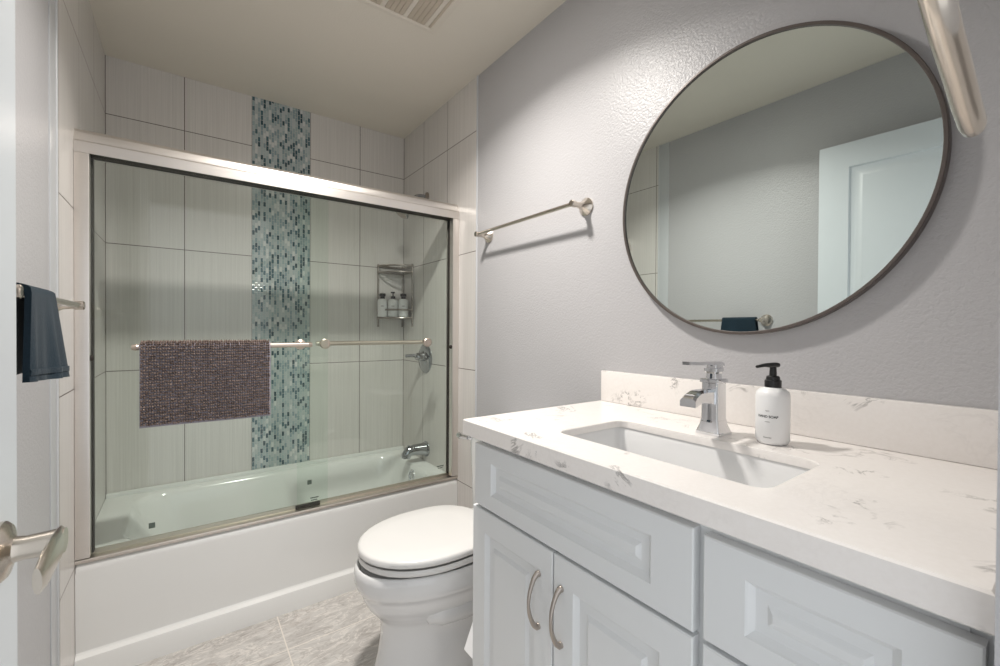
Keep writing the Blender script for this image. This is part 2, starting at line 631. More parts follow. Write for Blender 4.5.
# lever handle near the leading edge
lv = o0 + du * (DW - 0.068)
lz = 0.957
c0 = Vector((lv.x, lv.y, lz))
b = B()
lathe(b, c0, dn, [(0, 0.034), (0.006, 0.034), (0.010, 0.030), (0.013, 0.018), (0.016, 0.014)])
dh = obj('door_rosette', b, M['nickel2'], door)
b = B()
tube(b, [c0 + dn * 0.012, c0 + dn * 0.024, c0 + dn * 0.048, c0 + dn * 0.058], [0.0155, 0.0135, 0.0150, 0.0150], 18)
back = -du
lever_pts = [c0 + dn * 0.052 + du * 0.012, c0 + dn * 0.054 + back * 0.012, c0 + dn * 0.056 + back * 0.050 + Vector((0, 0, 0.002)), c0 + dn * 0.057 + back * 0.080 + Vector((0, 0, 0.0)), c0 + dn * 0.056 + back * 0.100 + Vector((0, 0, -0.003))]
tube(b, lever_pts, [0.015, 0.020, 0.021, 0.020, 0.015], 20, flat=(dn, 0.26))
obj('door_handle', b, M['nickel2'], door)

# ================================================================== CEILING THINGS
t = thing('ceiling_light', 'round flush ceiling light with glowing white diffuser', 'ceiling light', (LAMP_POS[0], LAMP_POS[1], ZC))
b = B(); lathe(b, (LAMP_POS[0], LAMP_POS[1], ZC), (0, 0, -1), [(0, 0.095), (0.012, 0.095), (0.018, 0.088), (0.018, 0.072), (0.010, 0.070)], 40)
obj('trim_ring', b, M['white_pl'], t)
b = B(); lathe(b, (LAMP_POS[0], LAMP_POS[1], ZC), (0, 0, -1), [(0.011, 0.0695), (0.019, 0.066), (0.022, 0.050), (0.0235, 0.02)], 40)
obj('diffuser', b, M['lamp'], t)

t = thing('exhaust_fan', 'square ceiling exhaust fan with tan slatted grille', 'exhaust fan', (1.01, -1.23, ZC))
b = B()
fx0, fx1, fy0, fy1 = 0.845, 1.181, -1.40, -1.062
ow, iw = 0.0, 0.033
prof = [(0, 0), (0.004, -0.010), (0.024, -0.013), (0.030, -0.010), (0.033, -0.002)]
rs = [[Vector((fx0 + i, fy0 + i, ZC + z)), Vector((fx1 - i, fy0 + i, ZC + z)), Vector((fx1 - i, fy1 - i, ZC + z)), Vector((fx0 + i, fy1 - i, ZC + z))] for i, z in prof]
rings(b, rs, cap=False)
obj('grille_frame', b, M['vent'], t)
b = B(); bx(b, (fx0 + 0.03, fy0 + 0.03, ZC - 0.003), (fx1 - 0.03, fy1 - 0.03, ZC - 0.001)); obj('grille_back', b, M['vent_d'], t)
for k in range(14):
    x = fx0 + 0.045 + k * 0.0192
    b = B(); bx(b, (x, fy0 + 0.032, ZC - 0.009), (x + 0.0180, fy1 - 0.032, ZC - 0.004), 0.001)
    obj('slat', b, M['vent'] if k % 5 == 2 else M['vent_d'], t)

# ================================================================== BATHTUB
t = thing('bathtub', 'white alcove bathtub with flat panelled apron', 'bathtub', (L / 2, -0.37, 0))
ZT = 0.405
b = B()
X0, X1, Y0, Y1 = 0.001, L - 0.001, -0.731, -0.002
sects = [
    (X0, X1, Y0, Y1, 0.004, ZT - 0.030),
    (X0, X1, Y0, Y1, 0.004, ZT - 0.016),
    (X0, X1, Y0 + 0.004, Y1, 0.006, ZT - 0.005),
    (X0, X1, Y0 + 0.012, Y1, 0.014, ZT),
    (X0 + 0.10, X1 - 0.085, Y0 + 0.085, Y1 - 0.055, 0.12, ZT + 0.002),
    (X0 + 0.112, X1 - 0.093, Y0 + 0.096, Y1 - 0.065, 0.125, ZT - 0.006),
    (X0 + 0.125, X1 - 0.100, Y0 + 0.103, Y1 - 0.072, 0.13, ZT - 0.03),
    (X0 + 0.200, X1 - 0.130, Y0 + 0.120, Y1 - 0.095, 0.13, ZT - 0.20),
    (X0 + 0.255, X1 - 0.155, Y0 + 0.140, Y1 - 0.120, 0.13, ZT - 0.285),
    (X0 + 0.300, X1 - 0.190, Y0 + 0.180, Y1 - 0.160, 0.12, ZT - 0.315),
]
rs = [rrect(x0, x1, y0, y1, r, z, 8) for x0, x1, y0, y1, r, z in sects]
rings(b, rs, cap=False)
vs = [b.verts.new(p) for p in rrect(*sects[-1][:5], sects[-1][5], 8)]
b.faces.new(vs)
bmesh.ops.remove_doubles(b, verts=b.verts, dist=1e-5)
bx(b, (X0, Y1 - 0.016, ZT - 0.002), (X1, Y1, ZT + 0.022), 0.006)
obj('basin', b, M['tub'], t, angle=50)
b = B()
bm_prof = [(Y0, ZT - 0.0295), (Y0 + 0.002, 0.20), (Y0 + 0.005, 0.098), (Y0 + 0.001, 0.092), (Y0 - 0.014, 0.084), (Y0 - 0.016, 0.078), (Y0 - 0.016, 0.0)]
rs = []
for x in (X0, X1):
    rs.append([Vector((x, y, z)) for y, z in bm_prof] + [Vector((x, Y0 + 0.03, 0)), Vector((x, Y0 + 0.03, ZT - 0.0295))])
rings(b, rs)
obj('apron', b, M['tub'], t, angle=25)
b = B(); lathe(b, (1.404, -0.378, 0.345), Vector((-1, 0, 0.17)), [(0, 0.034), (0.008, 0.034), (0.013, 0.028), (0.013, 0.020), (0.008, 0.019)], 28)
obj('overflow_plate', b, M['chrome'], t)
b = B(); lathe(b, (1.23, -0.36, ZT - 0.315), (0, 0, 1), [(0, 0.035), (0.004, 0.035), (0.006, 0.028), (0.003, 0.02)], 24)
obj('drain', b, M['chrome'], t)

# ================================================================== SHOWER DOOR FRAME
t = thing('shower_door_frame', 'satin nickel shower door frame around the tub opening', 'shower frame', (L / 2, -0.70, ZT))
YF, YB = -0.737, -0.660
b = B()
hp = [(-0.737, 1.815), (-0.737, 1.852), (-0.730, 1.858), (-0.730, 1.866), (-0.724, 1.886), (-0.714, 1.898), (-0.690, 1.902),
      (-0.660, 1.902), (-0.660, 1.815), (-0.664, 1.815), (-0.664, 1.892), (-0.700, 1.890), (-0.722, 1.862), (-0.732, 1.845), (-0.732, 1.815)]
rings(b, [[Vector((x, y, z)) for y, z in hp] for x in (0.0005, L - 0.0005)])
hdr = obj('header', b, M['nickel'], t, angle=20)
b = B(); bx(b, (0.036, -0.7315, 1.8165), (L - 0.036, -0.6645, 1.824)); obj('shade_and_rubber', b, M['shade_and_rubber'], hdr)  # dark strip put in as the shade inside the hollow header
for x0, x1, xi in ((0.0005, 0.039, 0.039), (L - 0.0005, 1.470, 1.470)):
    b = B()
    lo, hi = min(x0, x1), max(x0, x1)
    bx(b, (lo, -0.734, ZT + 0.018), (hi, -0.700, 1.817), 0.002)
    bx(b, (lo, -0.668, ZT + 0.018), (hi, -0.662, 1.817), 0.0015)
    xw = 0.0005 if x0 < 0.5 else L - 0.0065
    bx(b, (xw, -0.730, ZT + 0.018), (xw + 0.006, -0.666, 1.817))
    j = obj('jamb', b, M['nickel'], t)
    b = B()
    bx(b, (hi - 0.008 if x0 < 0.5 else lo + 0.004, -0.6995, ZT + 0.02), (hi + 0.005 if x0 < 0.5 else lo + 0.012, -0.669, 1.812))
    obj('shade_and_rubber', b, M['shade_and_rubber'], j)  # dark strip painted as the jamb channel's shaded inside, not a seal
    b = B()
    zb = 1.112 if x0 < 0.5 else 1.124
    xb = hi + 0.001 if x0 < 0.5 else lo - 0.001
    lathe(b, (xb, -0.722, zb), (1 if x0 < 0.5 else -1, 0, 0), [(0, 0.010), (0.006, 0.010), (0.009, 0.007)], 16)
    obj('bumper', b, M['shade_and_rubber'], j)
b = B()
tp = [(-0.733, ZT + 0.0025), (-0.733, ZT + 0.010), (-0.731, ZT + 0.014), (-0.727, ZT + 0.014), (-0.725, ZT + 0.006), (-0.672, ZT + 0.006), (-0.670, ZT + 0.020), (-0.662, ZT + 0.020), (-0.662, ZT + 0.0025)]
rings(b, [[Vector((x, y, z)) for y, z in tp] for x in (0.0005, L - 0.0005)])
obj('bottom_track', b, M['track'], t, angle=20)


def glass_panel(name, label, x0, x1, yg, bar_y, bx0, bx1, mounts, marks, out):
    t = thing(name, label, 'shower door', ((x0 + x1) / 2, yg, ZT + 0.03), 'sliding glass tub doors')
    b = B(); bx(b, (x0, yg - 0.003, ZT + 0.014), (x1, yg + 0.003, 1.8155))
    obj('glass_pane', b, M['glass'], t, smooth=False)
    zb = 1.149
    b = B()
    xs = [bx0, bx0 + 0.012, bx0 + 0.016, bx1 - 0.016, bx1 - 0.012, bx1]
    tube(b, [(x, bar_y, zb) for x in xs], [0.009, 0.0125, 0.0105, 0.0105, 0.0125, 0.009], 18)
    bar = obj('towel_bar', b, M['rail'], t)
    for xm in mounts:
        b = B()
        s = -1 if bar_y < yg else 1
        lathe(b, (xm, yg + s * 0.003, zb), (0, s, 0), [(0, 0.021), (0.006, 0.021), (0.010, 0.013), (abs(bar_y - yg) - 0.004, 0.010)], 22)
        lathe(b, (xm, yg - s * 0.003, zb), (0, -s, 0), [(0, 0.023), (0.007, 0.023), (0.010, 0.019)], 22)
        obj('bar_mount', b, M['rail'], bar)
    for (xa, za, xb, zb2) in marks:
        b = B(); bx(b, (xa, yg - 0.0042, za), (xb, yg - 0.0032, zb2)); obj('etched_mark', b, M['etch'], t, smooth=False)
    return t


gl = glass_panel('sliding_glass_door', 'left sliding glass door with the brown mat on its bar', 0.0395, 0.832, -0.712, -0.766, 0.152, 0.752, (0.19, 0.716),
                 [(0.196, 0.474, 0.215, 0.494)], True)
gr = glass_panel('sliding_glass_door', 'right sliding glass door with an empty towel bar', 0.709, 1.4695, -0.680, -0.630, 0.800, 1.378, (0.826, 1.346),
                 [(0.752, 0.513, 0.770, 0.533), (0.765, 0.447, 0.800, 0.452), (0.768, 0.437, 0.794, 0.441), (1.408, 0.474, 1.446, 0.479), (1.412, 0.464, 1.440, 0.468)], False)
b = B(); bx(b, (0.704, -0.6875, ZT + 0.0065), (0.806, -0.6735, ZT + 0.022), 0.002); obj('bottom_guide', b, M['shade_and_rubber'], gr)


# ------------------------------------------------------------------ draped cloths
def drape_profile(r, front, back, n_arc=8, nf=16, nb=14):
    """(offset across the bar [front negative], height above bar centre), arc length, from front hem over bar to back hem."""
    pts = []
    for k in range(nf + 1):
        pts.append((-r, -front + front * k / nf))
    for k in range(1, n_arc):
        a = math.pi - math.pi * k / n_arc
        pts.append((r * math.cos(a), r * math.sin(a)))
    for k in range(nb + 1):
        pts.append((r, -back * k / nb))
    return pts


# brown chenille mat over the left bar
t = thing('bath_mat', 'brown chenille bath mat draped over shower door bar', 'bath mat', (0.38, -0.766, 1.149))
mx0, mx1 = 0.176, 0.586
yb, zb = -0.766, 1.150
prof = drape_profile(0.0125, 0.288, 0.270)
b = B()
def mat_pt(x, c, h, out=0.0):
    sag = 0.004 * math.sin((x - mx0) * 17.0) * max(0, -h) / 0.3
    return Vector((x, yb + c * (1 + out / 0.0125) + (0.006 * (-h) / 0.3 * (-1 if c < 0 else 0.3)) + sag * (1 if c < 0 else -0.3), zb + h + (out if abs(c) < 0.011 and h > 0 else 0)))
nx = 24
xs = [mx0 - 0.002 + (mx1 + 0.005 - mx0) * k / nx for k in range(nx + 1)]
outer = [[mat_pt(x, c, h, 0.0015) for x in xs] for c, h in prof]
inner = [[mat_pt(x, c, h, -0.0015) for x in xs] for c, h in prof]
go = [[b.verts.new(p) for p in row] for row in outer]
gi = [[b.verts.new(p) for p in row] for row in inner]
for i in range(len(prof) - 1):
    for j in range(nx):
        b.faces.new((go[i][j], go[i][j + 1], go[i + 1][j + 1], go[i + 1][j]))
        b.faces.new((gi[i][j], gi[i + 1][j], gi[i + 1][j + 1], gi[i][j + 1]))
    for j in (0, nx):
        b.faces.new((go[i][j], go[i + 1][j], gi[i + 1][j], gi[i][j]))
for i in (0, len(prof) - 1):
    for j in range(nx):
        b.faces.new((go[i][j], go[i][j + 1], gi[i][j + 1], gi[i][j]))
obj('backing', b, M['backing'], t, label='lavender grey woven backing of the mat')
# noodles
ico = bmesh.new()
bmesh.ops.create_icosphere(ico, subdivisions=1, radius=1.0)
iv = np.array([v.co[:] for v in ico.verts])
ico.verts.index_update()
ifc = np.array([[v.index for v in f.verts] for f in ico.faces])
ico.free()
V, F = [], []
rng = np.random.RandomState(3)
seglen = [0.0]
for (c0_, h0_), (c1_, h1_) in zip(prof, prof[1:]):
    seglen.append(seglen[-1] + math.hypot(c1_ - c0_, h1_ - h0_))
tot = seglen[-1]
ns, nxx = int(tot / 0.0108), 54
cnt = 0
a0_, a1_ = seglen[16], seglen[24]
rows = [a0_ - 0.0054 - 0.0108 * q for q in range(int(a0_ / 0.0108))] + [a0_ + (q + 0.5) * (a1_ - a0_) / 7 for q in range(7)] + [a1_ + 0.0054 + 0.0108 * q for q in range(int((tot - a1_) / 0.0108))]
for i, s in enumerate(rows):
    k = max(j for j in range(len(seglen)) if seglen[j] <= s)
    k = min(k, len(prof) - 2)
    f = (s - seglen[k]) / (seglen[k + 1] - seglen[k])
    c = prof[k][0] * (1 - f) + prof[k + 1][0] * f
    h = prof[k][1] * (1 - f) + prof[k + 1][1] * f
    nrm = np.array([0, -1.0, 0]) if h <= 0 and c < 0 else (np.array([0, 1.0, 0]) if h <= 0 else np.array([0, c / 0.0125, max(h, 0) / 0.0125]))
    nrm = nrm / np.linalg.norm(nrm)
    tan = np.cross(nrm, [1.0, 0, 0])
    for j in range(nxx):
        x = mx0 + (j + 0.5) * (mx1 - mx0) / nxx + rng.uniform(-0.0009, 0.0009)
        p = np.array(mat_pt(x, c, h, 0.0015)) + nrm * 0.0045 + tan * rng.uniform(-0.0017, 0.0017)
        droop = np.array([0, 0, -0.0018])
        a, bb, cc = 0.0038 * rng.uniform(0.9, 1.1), 0.0041 * rng.uniform(0.88, 1.12), 0.0092 * rng.uniform(0.85, 1.1)
        if h > 0:
            cc *= 0.9
        ax2 = nrm + np.array([rng.uniform(-0.3, 0.3), 0, rng.uniform(-0.45, 0.05)])
        ax2 = ax2 / np.linalg.norm(ax2)
        ax0 = np.array([1.0, 0, 0]) - ax2 * ax2[0]
        ax0 /= np.linalg.norm(ax0)
        ax1 = np.cross(ax2, ax0)
        V.append(p + droop + iv[:, :1] * ax0 * a + iv[:, 1:2] * ax1 * bb + iv[:, 2:] * ax2 * cc)
        F.append(ifc + cnt)
        cnt += len(iv)
V = np.concatenate(V) - np.array(t.location)
F = np.concatenate(F)
me = bpy.data.meshes.new('pile')
me.from_pydata(V.tolist(), [], F.tolist())
me.shade_smooth()
me.materials.append(M['mat'])
o = bpy.data.objects.new('pile', me)
COL.objects.link(o)
o.parent = t
tag(o, 'brown chenille tufts in close rows', kind='stuff')


# ------------------------------------------------------------------ wall towel bars
def wall_bar(name, label, wall_x, s, y0, y1, z, off, ext=0.020):
    """s = direction out of the wall along x."""
    t = thing(name, label, 'towel bar', (wall_x, (y0 + y1) / 2, z), 'brushed nickel wall towel bars')
    xb = wall_x + s * off
    b = B()
    tube(b, [(xb, y0, z), (xb, y1, z)], 0.0075, 16)
    obj('bar', b, M['nickel2'], t)
    for y, e in ((y0, -1), (y1, 1)):
        b = B()
        lathe(b, (wall_x, y, z), (s, 0, 0), [(0.0, 0.033), (0.006, 0.033), (0.010, 0.029), (0.020, 0.020), (0.034, 0.0125), (0.050, 0.0105),
                                             (off - 0.010, 0.0105), (off - 0.009, 0.0125), (off + 0.010, 0.0125), (off + 0.012, 0.010)], 28)
        obj('post', b, M['nickel2'], t)
    return t


wall_bar('towel_bar', 'brushed nickel towel bar on the grey wall above the toilet', L + 0.002, -1, -1.655, -1.020, 1.676, 0.070)
wall_bar('towel_bar', 'brushed nickel towel bar on left wall holding the blue towel', -0.004, 1, -1.668, -1.080, 1.281, 0.066)

# blue face towel on the left bar
t = thing('hand_towel', 'small dark blue towel folded over the left wall bar', 'towel', (0.062, -1.52, 1.281))
b = B()
prof = drape_profile(0.0125, 0.170, 0.150, 8, 14, 12)
ny = 26
ty0, ty1 = -1.640, -1.455
def tow(yv, c, h, off):
    k = max(0.0, -h) / 0.17
    fold = (0.0045 * math.sin((yv - ty0) * 62.0 + 0.6) + 0.003 * math.sin((yv - ty0) * 120.0)) * k
    flare = (0.002 + 0.020 * (yv - ty0) / (ty1 - ty0)) * k - 0.004 * k * (1 - (yv - ty0) / (ty1 - ty0))
    cc = c * (1 + off / 0.0125)
    side = 1 if c < 0 else -0.25
    x = 0.062 - cc + (fold + flare) * side
    yy = yv + (yv - (ty0 + ty1) / 2) * 0.10 * k - 0.010 * k * (1 - (yv - ty0) / (ty1 - ty0))
    return Vector((x, yy, 1.281 + h * (1 + 0.06 * (yv - ty1) / (ty1 - ty0) if c < 0 else 1) + (off if h > 0 else 0)))
ys = [ty0 + (ty1 - ty0) * k / ny for k in range(ny + 1)]
go = [[b.verts.new(tow(y, c, h, 0.0055)) for y in ys] for c, h in prof]
gi = [[b.verts.new(tow(y, c, h, -0.0035)) for y in ys] for c, h in prof]
for i in range(len(prof) - 1):
    for j in range(ny):
        b.faces.new((go[i][j], go[i][j + 1], go[i + 1][j + 1], go[i + 1][j]))
        b.faces.new((gi[i][j], gi[i + 1][j], gi[i + 1][j + 1], gi[i][j + 1]))
    for j in (0, ny):
        b.faces.new((go[i][j], go[i + 1][j], gi[i + 1][j], gi[i][j]))
for i in (0, len(prof) - 1):
    for j in range(ny):
        b.faces.new((go[i][j], go[i][j + 1], gi[i][j + 1], gi[i][j]))
bmesh.ops.recalc_face_normals(b, faces=b.faces)
obj('folded_cloth', b, M['blue'], t, angle=60)
b = B()
for j in range(ny):
    pass
rs = []
for y in ys[::2]:
    p = tow(y, -0.0125, -0.152, 0.0062)
    rs.append([p + Vector((0, 0, 0.006)), p + Vector((0.0012, 0, 0.005)), p + Vector((0.0012, 0, -0.005)), p + Vector((0, 0, -0.006))])
rings(b, rs)
obj('hem_band', b, M['blue'], t)

# ================================================================== SHOWER FITTINGS (right tile wall)
t = thing('shower_sprayer', 'chrome shower head on a bent arm near the header', 'shower head', (L, -0.345, 2.03))
b = B(); lathe(b, (L, -0.345, 2.03), (-1, 0, 0), [(0, 0.028), (0.004, 0.028), (0.010, 0.018), (0.014, 0.012)], 24); obj('wall_flange', b, M['pull'], t)
b = B(); tube(b, arc((L - 0.005, -0.345, 2.03), (1.425, -0.345, 2.045), (1.388, -0.345, 1.962), 10), 0.0095, 14); obj('shower_arm', b, M['chrome_d'], t)
b = B()
hd = Vector((-0.55, 0.0, -0.84))
lathe(b, (1.386, -0.345, 1.962), hd, [(0, 0.013), (0.014, 0.016), (0.022, 0.013), (0.040, 0.020), (0.062, 0.041), (0.074, 0.043), (0.078, 0.039)], 28)
obj('spray_head', b, M['chrome_d'], t)
b = B(); lathe(b, Vector((1.386, -0.345, 1.962)) + hd.normalized() * 0.0775, hd, [(0, 0.036), (0.002, 0.034)], 24); obj('spray_face', b, M['pull'], t)

t = thing('shower_valve', 'round chrome shower valve plate with lever handle', 'shower valve', (L, -0.335, 1.037))
b = B(); lathe(b, (L, -0.335, 1.037), (-1, 0, 0), [(0, 0.090), (0.004, 0.090), (0.009, 0.082), (0.012, 0.045), (0.020, 0.036)], 40); obj('escutcheon', b, M['chrome_d'], t)
b = B(); lathe(b, (L, -0.335, 1.050), (-1, 0, 0), [(0.012, 0.030), (0.030, 0.027), (0.052, 0.024), (0.062, 0.020)], 24)
tube(b, [(L - 0.046, -0.335, 1.052), (L - 0.090, -0.330, 1.058), (L - 0.128, -0.325, 1.056)], [0.012, 0.010, 0.009], 14)
obj('valve_handle', b, M['chrome_d'], t)

t = thing('tub_spout', 'chrome tub spout above the overflow at the tub end', 'tub spout', (L, -0.350, 0.480))
b = B()
tube(b, [(L, -0.350, 0.482), (L - 0.02, -0.350, 0.484), (L - 0.08, -0.350, 0.488), (L - 0.118, -0.350, 0.482), (L - 0.132, -0.350, 0.462), (L - 0.134, -0.350, 0.446)],
     [0.040, 0.036, 0.032, 0.031, 0.029, 0.026], 20)
obj('spout_body', b, M['chrome_d'], t)
b = B(); tube(b, [(L - 0.116, -0.350, 0.505), (L - 0.116, -0.350, 0.520)], [0.006, 0.008], 12); obj('diverter_knob', b, M['chrome_d'], t)
b = B(); lathe(b, (L, -0.350, 0.482), (-1, 0, 0), [(0, 0.047), (0.006, 0.046), (0.010, 0.038)], 26); obj('wall_flange', b, M['chrome_d'], t)

# corner caddy
CX, CY = L - 0.014, -0.014
AX, AY = 1.322, -0.172          # ends of the two arms
t = thing('shower_caddy', 'two-tier wire corner caddy on the shower wall holding bottles', 'caddy', (CX, CY, 1.25))
def corner_rail(bm, z, rad, bulge=0.05, back=True):
    front = arc((AX, CY, z), (AX + 0.045 - bulge * 0.2, AY - 0.02 + 0.03, z), (CX, AY, z), 14)
    tube(bm, front, rad, 10)
    if back:
        tube(bm, [(AX, CY, z), (CX, CY, z)], rad, 8)
        tube(bm, [(CX, CY, z), (CX, AY, z)], rad, 8)
for nm, zs in (('upper_rack', (1.627, 1.585)), ('lower_rack', (1.342, 1.290))):
    b = B()
    for z in zs:
        corner_rail(b, z, 0.0060)
    zf = zs[1]
    fr = arc((AX, CY, zf), (AX + 0.035, AY + 0.01, zf), (CX, AY, zf), 8)
    for k in range(1, 8):
        tube(b, [(CX - 0.002, CY - 0.002, zf), fr[k]], 0.003, 8)
    obj(nm, b, M['steel'], t)
for (x, y) in ((AX + 0.004, CY), (CX, AY + 0.004), (CX, CY)):
    b = B(); tube(b, [(x, y, 1.640), (x, y, 1.240), (x, y, 1.232)], [0.0062, 0.0062, 0.009], 10); obj('post', b, M['steel'], t)

def caddy_bottle(x, y, pump, label):
    z0 = 1.2965
    t = thing('toiletry_bottle', label, 'bottle', (x, y, z0), 'white bottles in the shower caddy')
    b = B(); lathe(b, (x, y, z0), (0, 0, 1), [(0, 0.027), (0.003, 0.0315), (0.102, 0.0315), (0.112, 0.027), (0.117, 0.013)], 22); obj('bottle_body', b, M['bottle'], t)
    b = B()
    lathe(b, (x, y, z0 + 0.116), (0, 0, 1), [(0, 0.015), (0.016, 0.015), (0.018, 0.012)], 18)
    if pump:
        tube(b, [(x, y, z0 + 0.132), (x, y, z0 + 0.156)], 0.004, 10)
        tube(b, [(x - 0.016, y - 0.012, z0 + 0.156), (x + 0.010, y + 0.004, z0 + 0.158)], 0.0055, 10)
        obj('pump_cap', b, M['black'], t)
    else:
        lathe(b, (x, y, z0 + 0.133), (0, 0, 1), [(0, 0.020), (0.016, 0.020), (0.018, 0.017)], 18)
        obj('screw_cap', b, M['black'], t)
    a = math.atan2(CAM.y - y, CAM.x - x)
    b = B(); vs = []
    for k in range(5):
        aa = a - 0.3 + 0.15 * k
        vs.append([Vector((x + 0.0319 * math.cos(aa), y + 0.0319 * math.sin(aa), z0 + zz)) for zz in (0.066, 0.071)])
    rings(b, vs, cap=False, close=False)
    obj('label_print', b, M['print_l'], t)
caddy_bottle(1.339, -0.056, False, 'white bottle with square black cap at caddy left end')
caddy_bottle(1.397, -0.088, True, 'white bottle with raised black pump between two capped bottles')
caddy_bottle(1.452, -0.126, False, 'white bottle with black cap nearest the tiled side wall')

# ================================================================== TOILET
TY = -1.356
t = thing('toilet', 'white two-piece toilet with closed lid beside the tub', 'toilet', (L - 0.40, TY, 0))
def bowl_ring(z, af, hw, ab, back_w=0.62, n=40, pw=2.15):
    """Elongated outline: a = distance from the wall, front end rounded."""
    out = []
    ac = ab + (af - ab) * 0.46
    for k in range(n):
        th_ = 2 * math.pi * k / n
        c, s = math.cos(th_), math.sin(th_)
        if c >= 0:
            a = ac + (af - ac) * (abs(c) ** (2 / pw))
            y = hw * math.copysign(abs(s) ** (2 / 2.0), s)
        else:
            a = ac - (ac - ab) * (abs(c) ** (2 / 3.4))
            wv = back_w + (1 - back_w) * (abs(s) ** 1.0)
            y = hw * math.copysign(abs(s) ** (2 / 3.4), s) * (1 - (1 - back_w) * (abs(c) ** 2) * 0.7)
        out.append(Vector((L - a, TY + y, z)))
    return out
b = B()
secs = [(0.0, 0.705, 0.142, 0.12), (0.012, 0.705, 0.142, 0.12), (0.05, 0.690, 0.134, 0.12), (0.11, 0.674, 0.127, 0.12), (0.17, 0.664, 0.124, 0.12), (0.222, 0.664, 0.126, 0.12),
        (0.240, 0.672, 0.134, 0.12), (0.262, 0.690, 0.150, 0.12), (0.29, 0.712, 0.168, 0.12), (0.325, 0.727, 0.181, 0.12), (0.345, 0.733, 0.186, 0.12), (0.351, 0.741, 0.192, 0.12),
        (0.375, 0.751, 0.198, 0.12), (0.405, 0.753, 0.200, 0.12), (0.421, 0.750, 0.197, 0.12), (0.427, 0.746, 0.193, 0.122), (0.4285, 0.742, 0.190, 0.124), (0.427, 0.739, 0.187, 0.125), (0.410, 0.730, 0.178, 0.130), (0.410, 0.66, 0.13, 0.20)]
rings(b, [bowl_ring(*s) for s in secs])
# trapway bulge on each side of the pedestal
for sgn in (-1, 1):
    pts = [(L - 0.560, TY + sgn * 0.100, 0.270), (L - 0.545, TY + sgn * 0.105, 0.270), (L - 0.505, TY + sgn * 0.112, 0.270), (L - 0.42, TY + sgn * 0.118, 0.268), (L - 0.26, TY + sgn * 0.114, 0.262), (L - 0.16, TY + sgn * 0.095, 0.24)]
    tube(b, pts, [0.010, 0.036, 0.050, 0.054, 0.054, 0.045], 20)
bx(b, (L - 0.27, TY - 0.12, 0.36), (L - 0.03, TY + 0.12, 0.452), 0.015)
obj('bowl', b, M['china'], t, angle=45)
b = B(); rings(b, [bowl_ring(0.4105, 0.65, 0.120, 0.31), bowl_ring(0.4395, 0.65, 0.120, 0.31), bowl_ring(0.4397, 0.733, 0.196, 0.255), bowl_ring(0.4445, 0.737, 0.198, 0.252), bowl_ring(0.4575, 0.736, 0.197, 0.252), bowl_ring(0.4592, 0.733, 0.195, 0.255), bowl_ring(0.4582, 0.730, 0.192, 0.257), bowl_ring(0.446, 0.721, 0.184, 0.262), bowl_ring(0.446, 0.66, 0.14, 0.30)])
obj('seat', b, M['seat'], t, angle=50)
b = B(); rings(b, [bowl_ring(0.4465, 0.64, 0.120, 0.32), bowl_ring(0.4670, 0.64, 0.120, 0.32), bowl_ring(0.4672, 0.736, 0.197, 0.255), bowl_ring(0.469, 0.739, 0.199, 0.25), bowl_ring(0.484, 0.739, 0.199, 0.25), bowl_ring(0.4885, 0.735, 0.195, 0.252), bowl_ring(0.4905, 0.726, 0.188, 0.258), bowl_ring(0.4920, 0.66, 0.13, 0.33)])
obj('lid', b, M['seat'], t, angle=50)
for sgn in (-1, 1):
    b = B(); bx(b, (L - 0.262, TY + sgn * 0.075 - 0.02, 0.445), (L - 0.225, TY + sgn * 0.075 + 0.02, 0.482), 0.008); obj('hinge', b, M['seat'], t)
b = B()
rings(b, [rrect(L - 0.205, L - 0.022, TY - 0.163, TY + 0.163, 0.03, 0.452), rrect(L - 0.208, L - 0.020, TY - 0.170, TY + 0.170, 0.035, 0.47), rrect(L - 0.213, L - 0.018, TY - 0.184, TY + 0.184, 0.035, 0.782)])
obj('tank', b, M['china'], t, angle=45)
b = B()
rings(b, [rrect(L - 0.216, L - 0.015, TY - 0.184, TY + 0.184, 0.035, 0.783), rrect(L - 0.222, L - 0.012, TY - 0.188, TY + 0.188, 0.035, 0.788), rrect(L - 0.222, L - 0.012, TY - 0.188, TY + 0.188, 0.035, 0.806), rrect(L - 0.214, L - 0.018, TY - 0.180, TY + 0.180, 0.035, 0.812)])
obj('tank_lid', b, M['china'], t, angle=45)
b = B()
lathe(b, (L - 0.212, TY + 0.155, 0.758), (-1, 0, 0), [(0, 0.014), (0.008, 0.014), (0.012, 0.009), (0.020, 0.008)], 18)
tube(b, [(L - 0.230, TY + 0.152, 0.758), (L - 0.238, TY + 0.180, 0.759), (L - 0.240, TY + 0.200, 0.760), (L - 0.240, TY + 0.212, 0.760)], [0.008, 0.010, 0.0145, 0.011], 16)
obj('flush_lever', b, M['chrome'], t)

# ================================================================== VANITY
VF = 0.948            # front of doors
VY0, VY1 = -2.716, -1.761
t = thing('vanity_cabinet', 'white raised-panel vanity cabinet under the quartz top', 'cabinet', (1.23, (VY0 + VY1) / 2, 0))
b = B()
bx(b, (0.972, VY0, 0.10), (L, VY0 + 0.018, 0.928))
bx(b, (0.970, VY1 - 0.018, 0.0), (L, VY1, 0.928))
bx(b, (0.975, VY0 + 0.018, 0.10), (1.492, VY1 - 0.018, 0.118))
bx(b, (1.492, VY0 + 0.018, 0.10), (1.505, VY1 - 0.018, 0.928))
bx(b, (0.990, -2.421, 0.12), (L - 0.02, -2.403, 0.73))
bx(b, (0.9695, VY0 + 0.018, 0.890), (0.988, VY1 - 0.018, 0.9285))
bx(b, (0.9705, VY0 + 0.018, 0.730), (0.988, VY1 - 0.018, 0.752))
bx(b, (0.9688, -2.434, 0.119), (0.9885, -2.390, 0.9275))
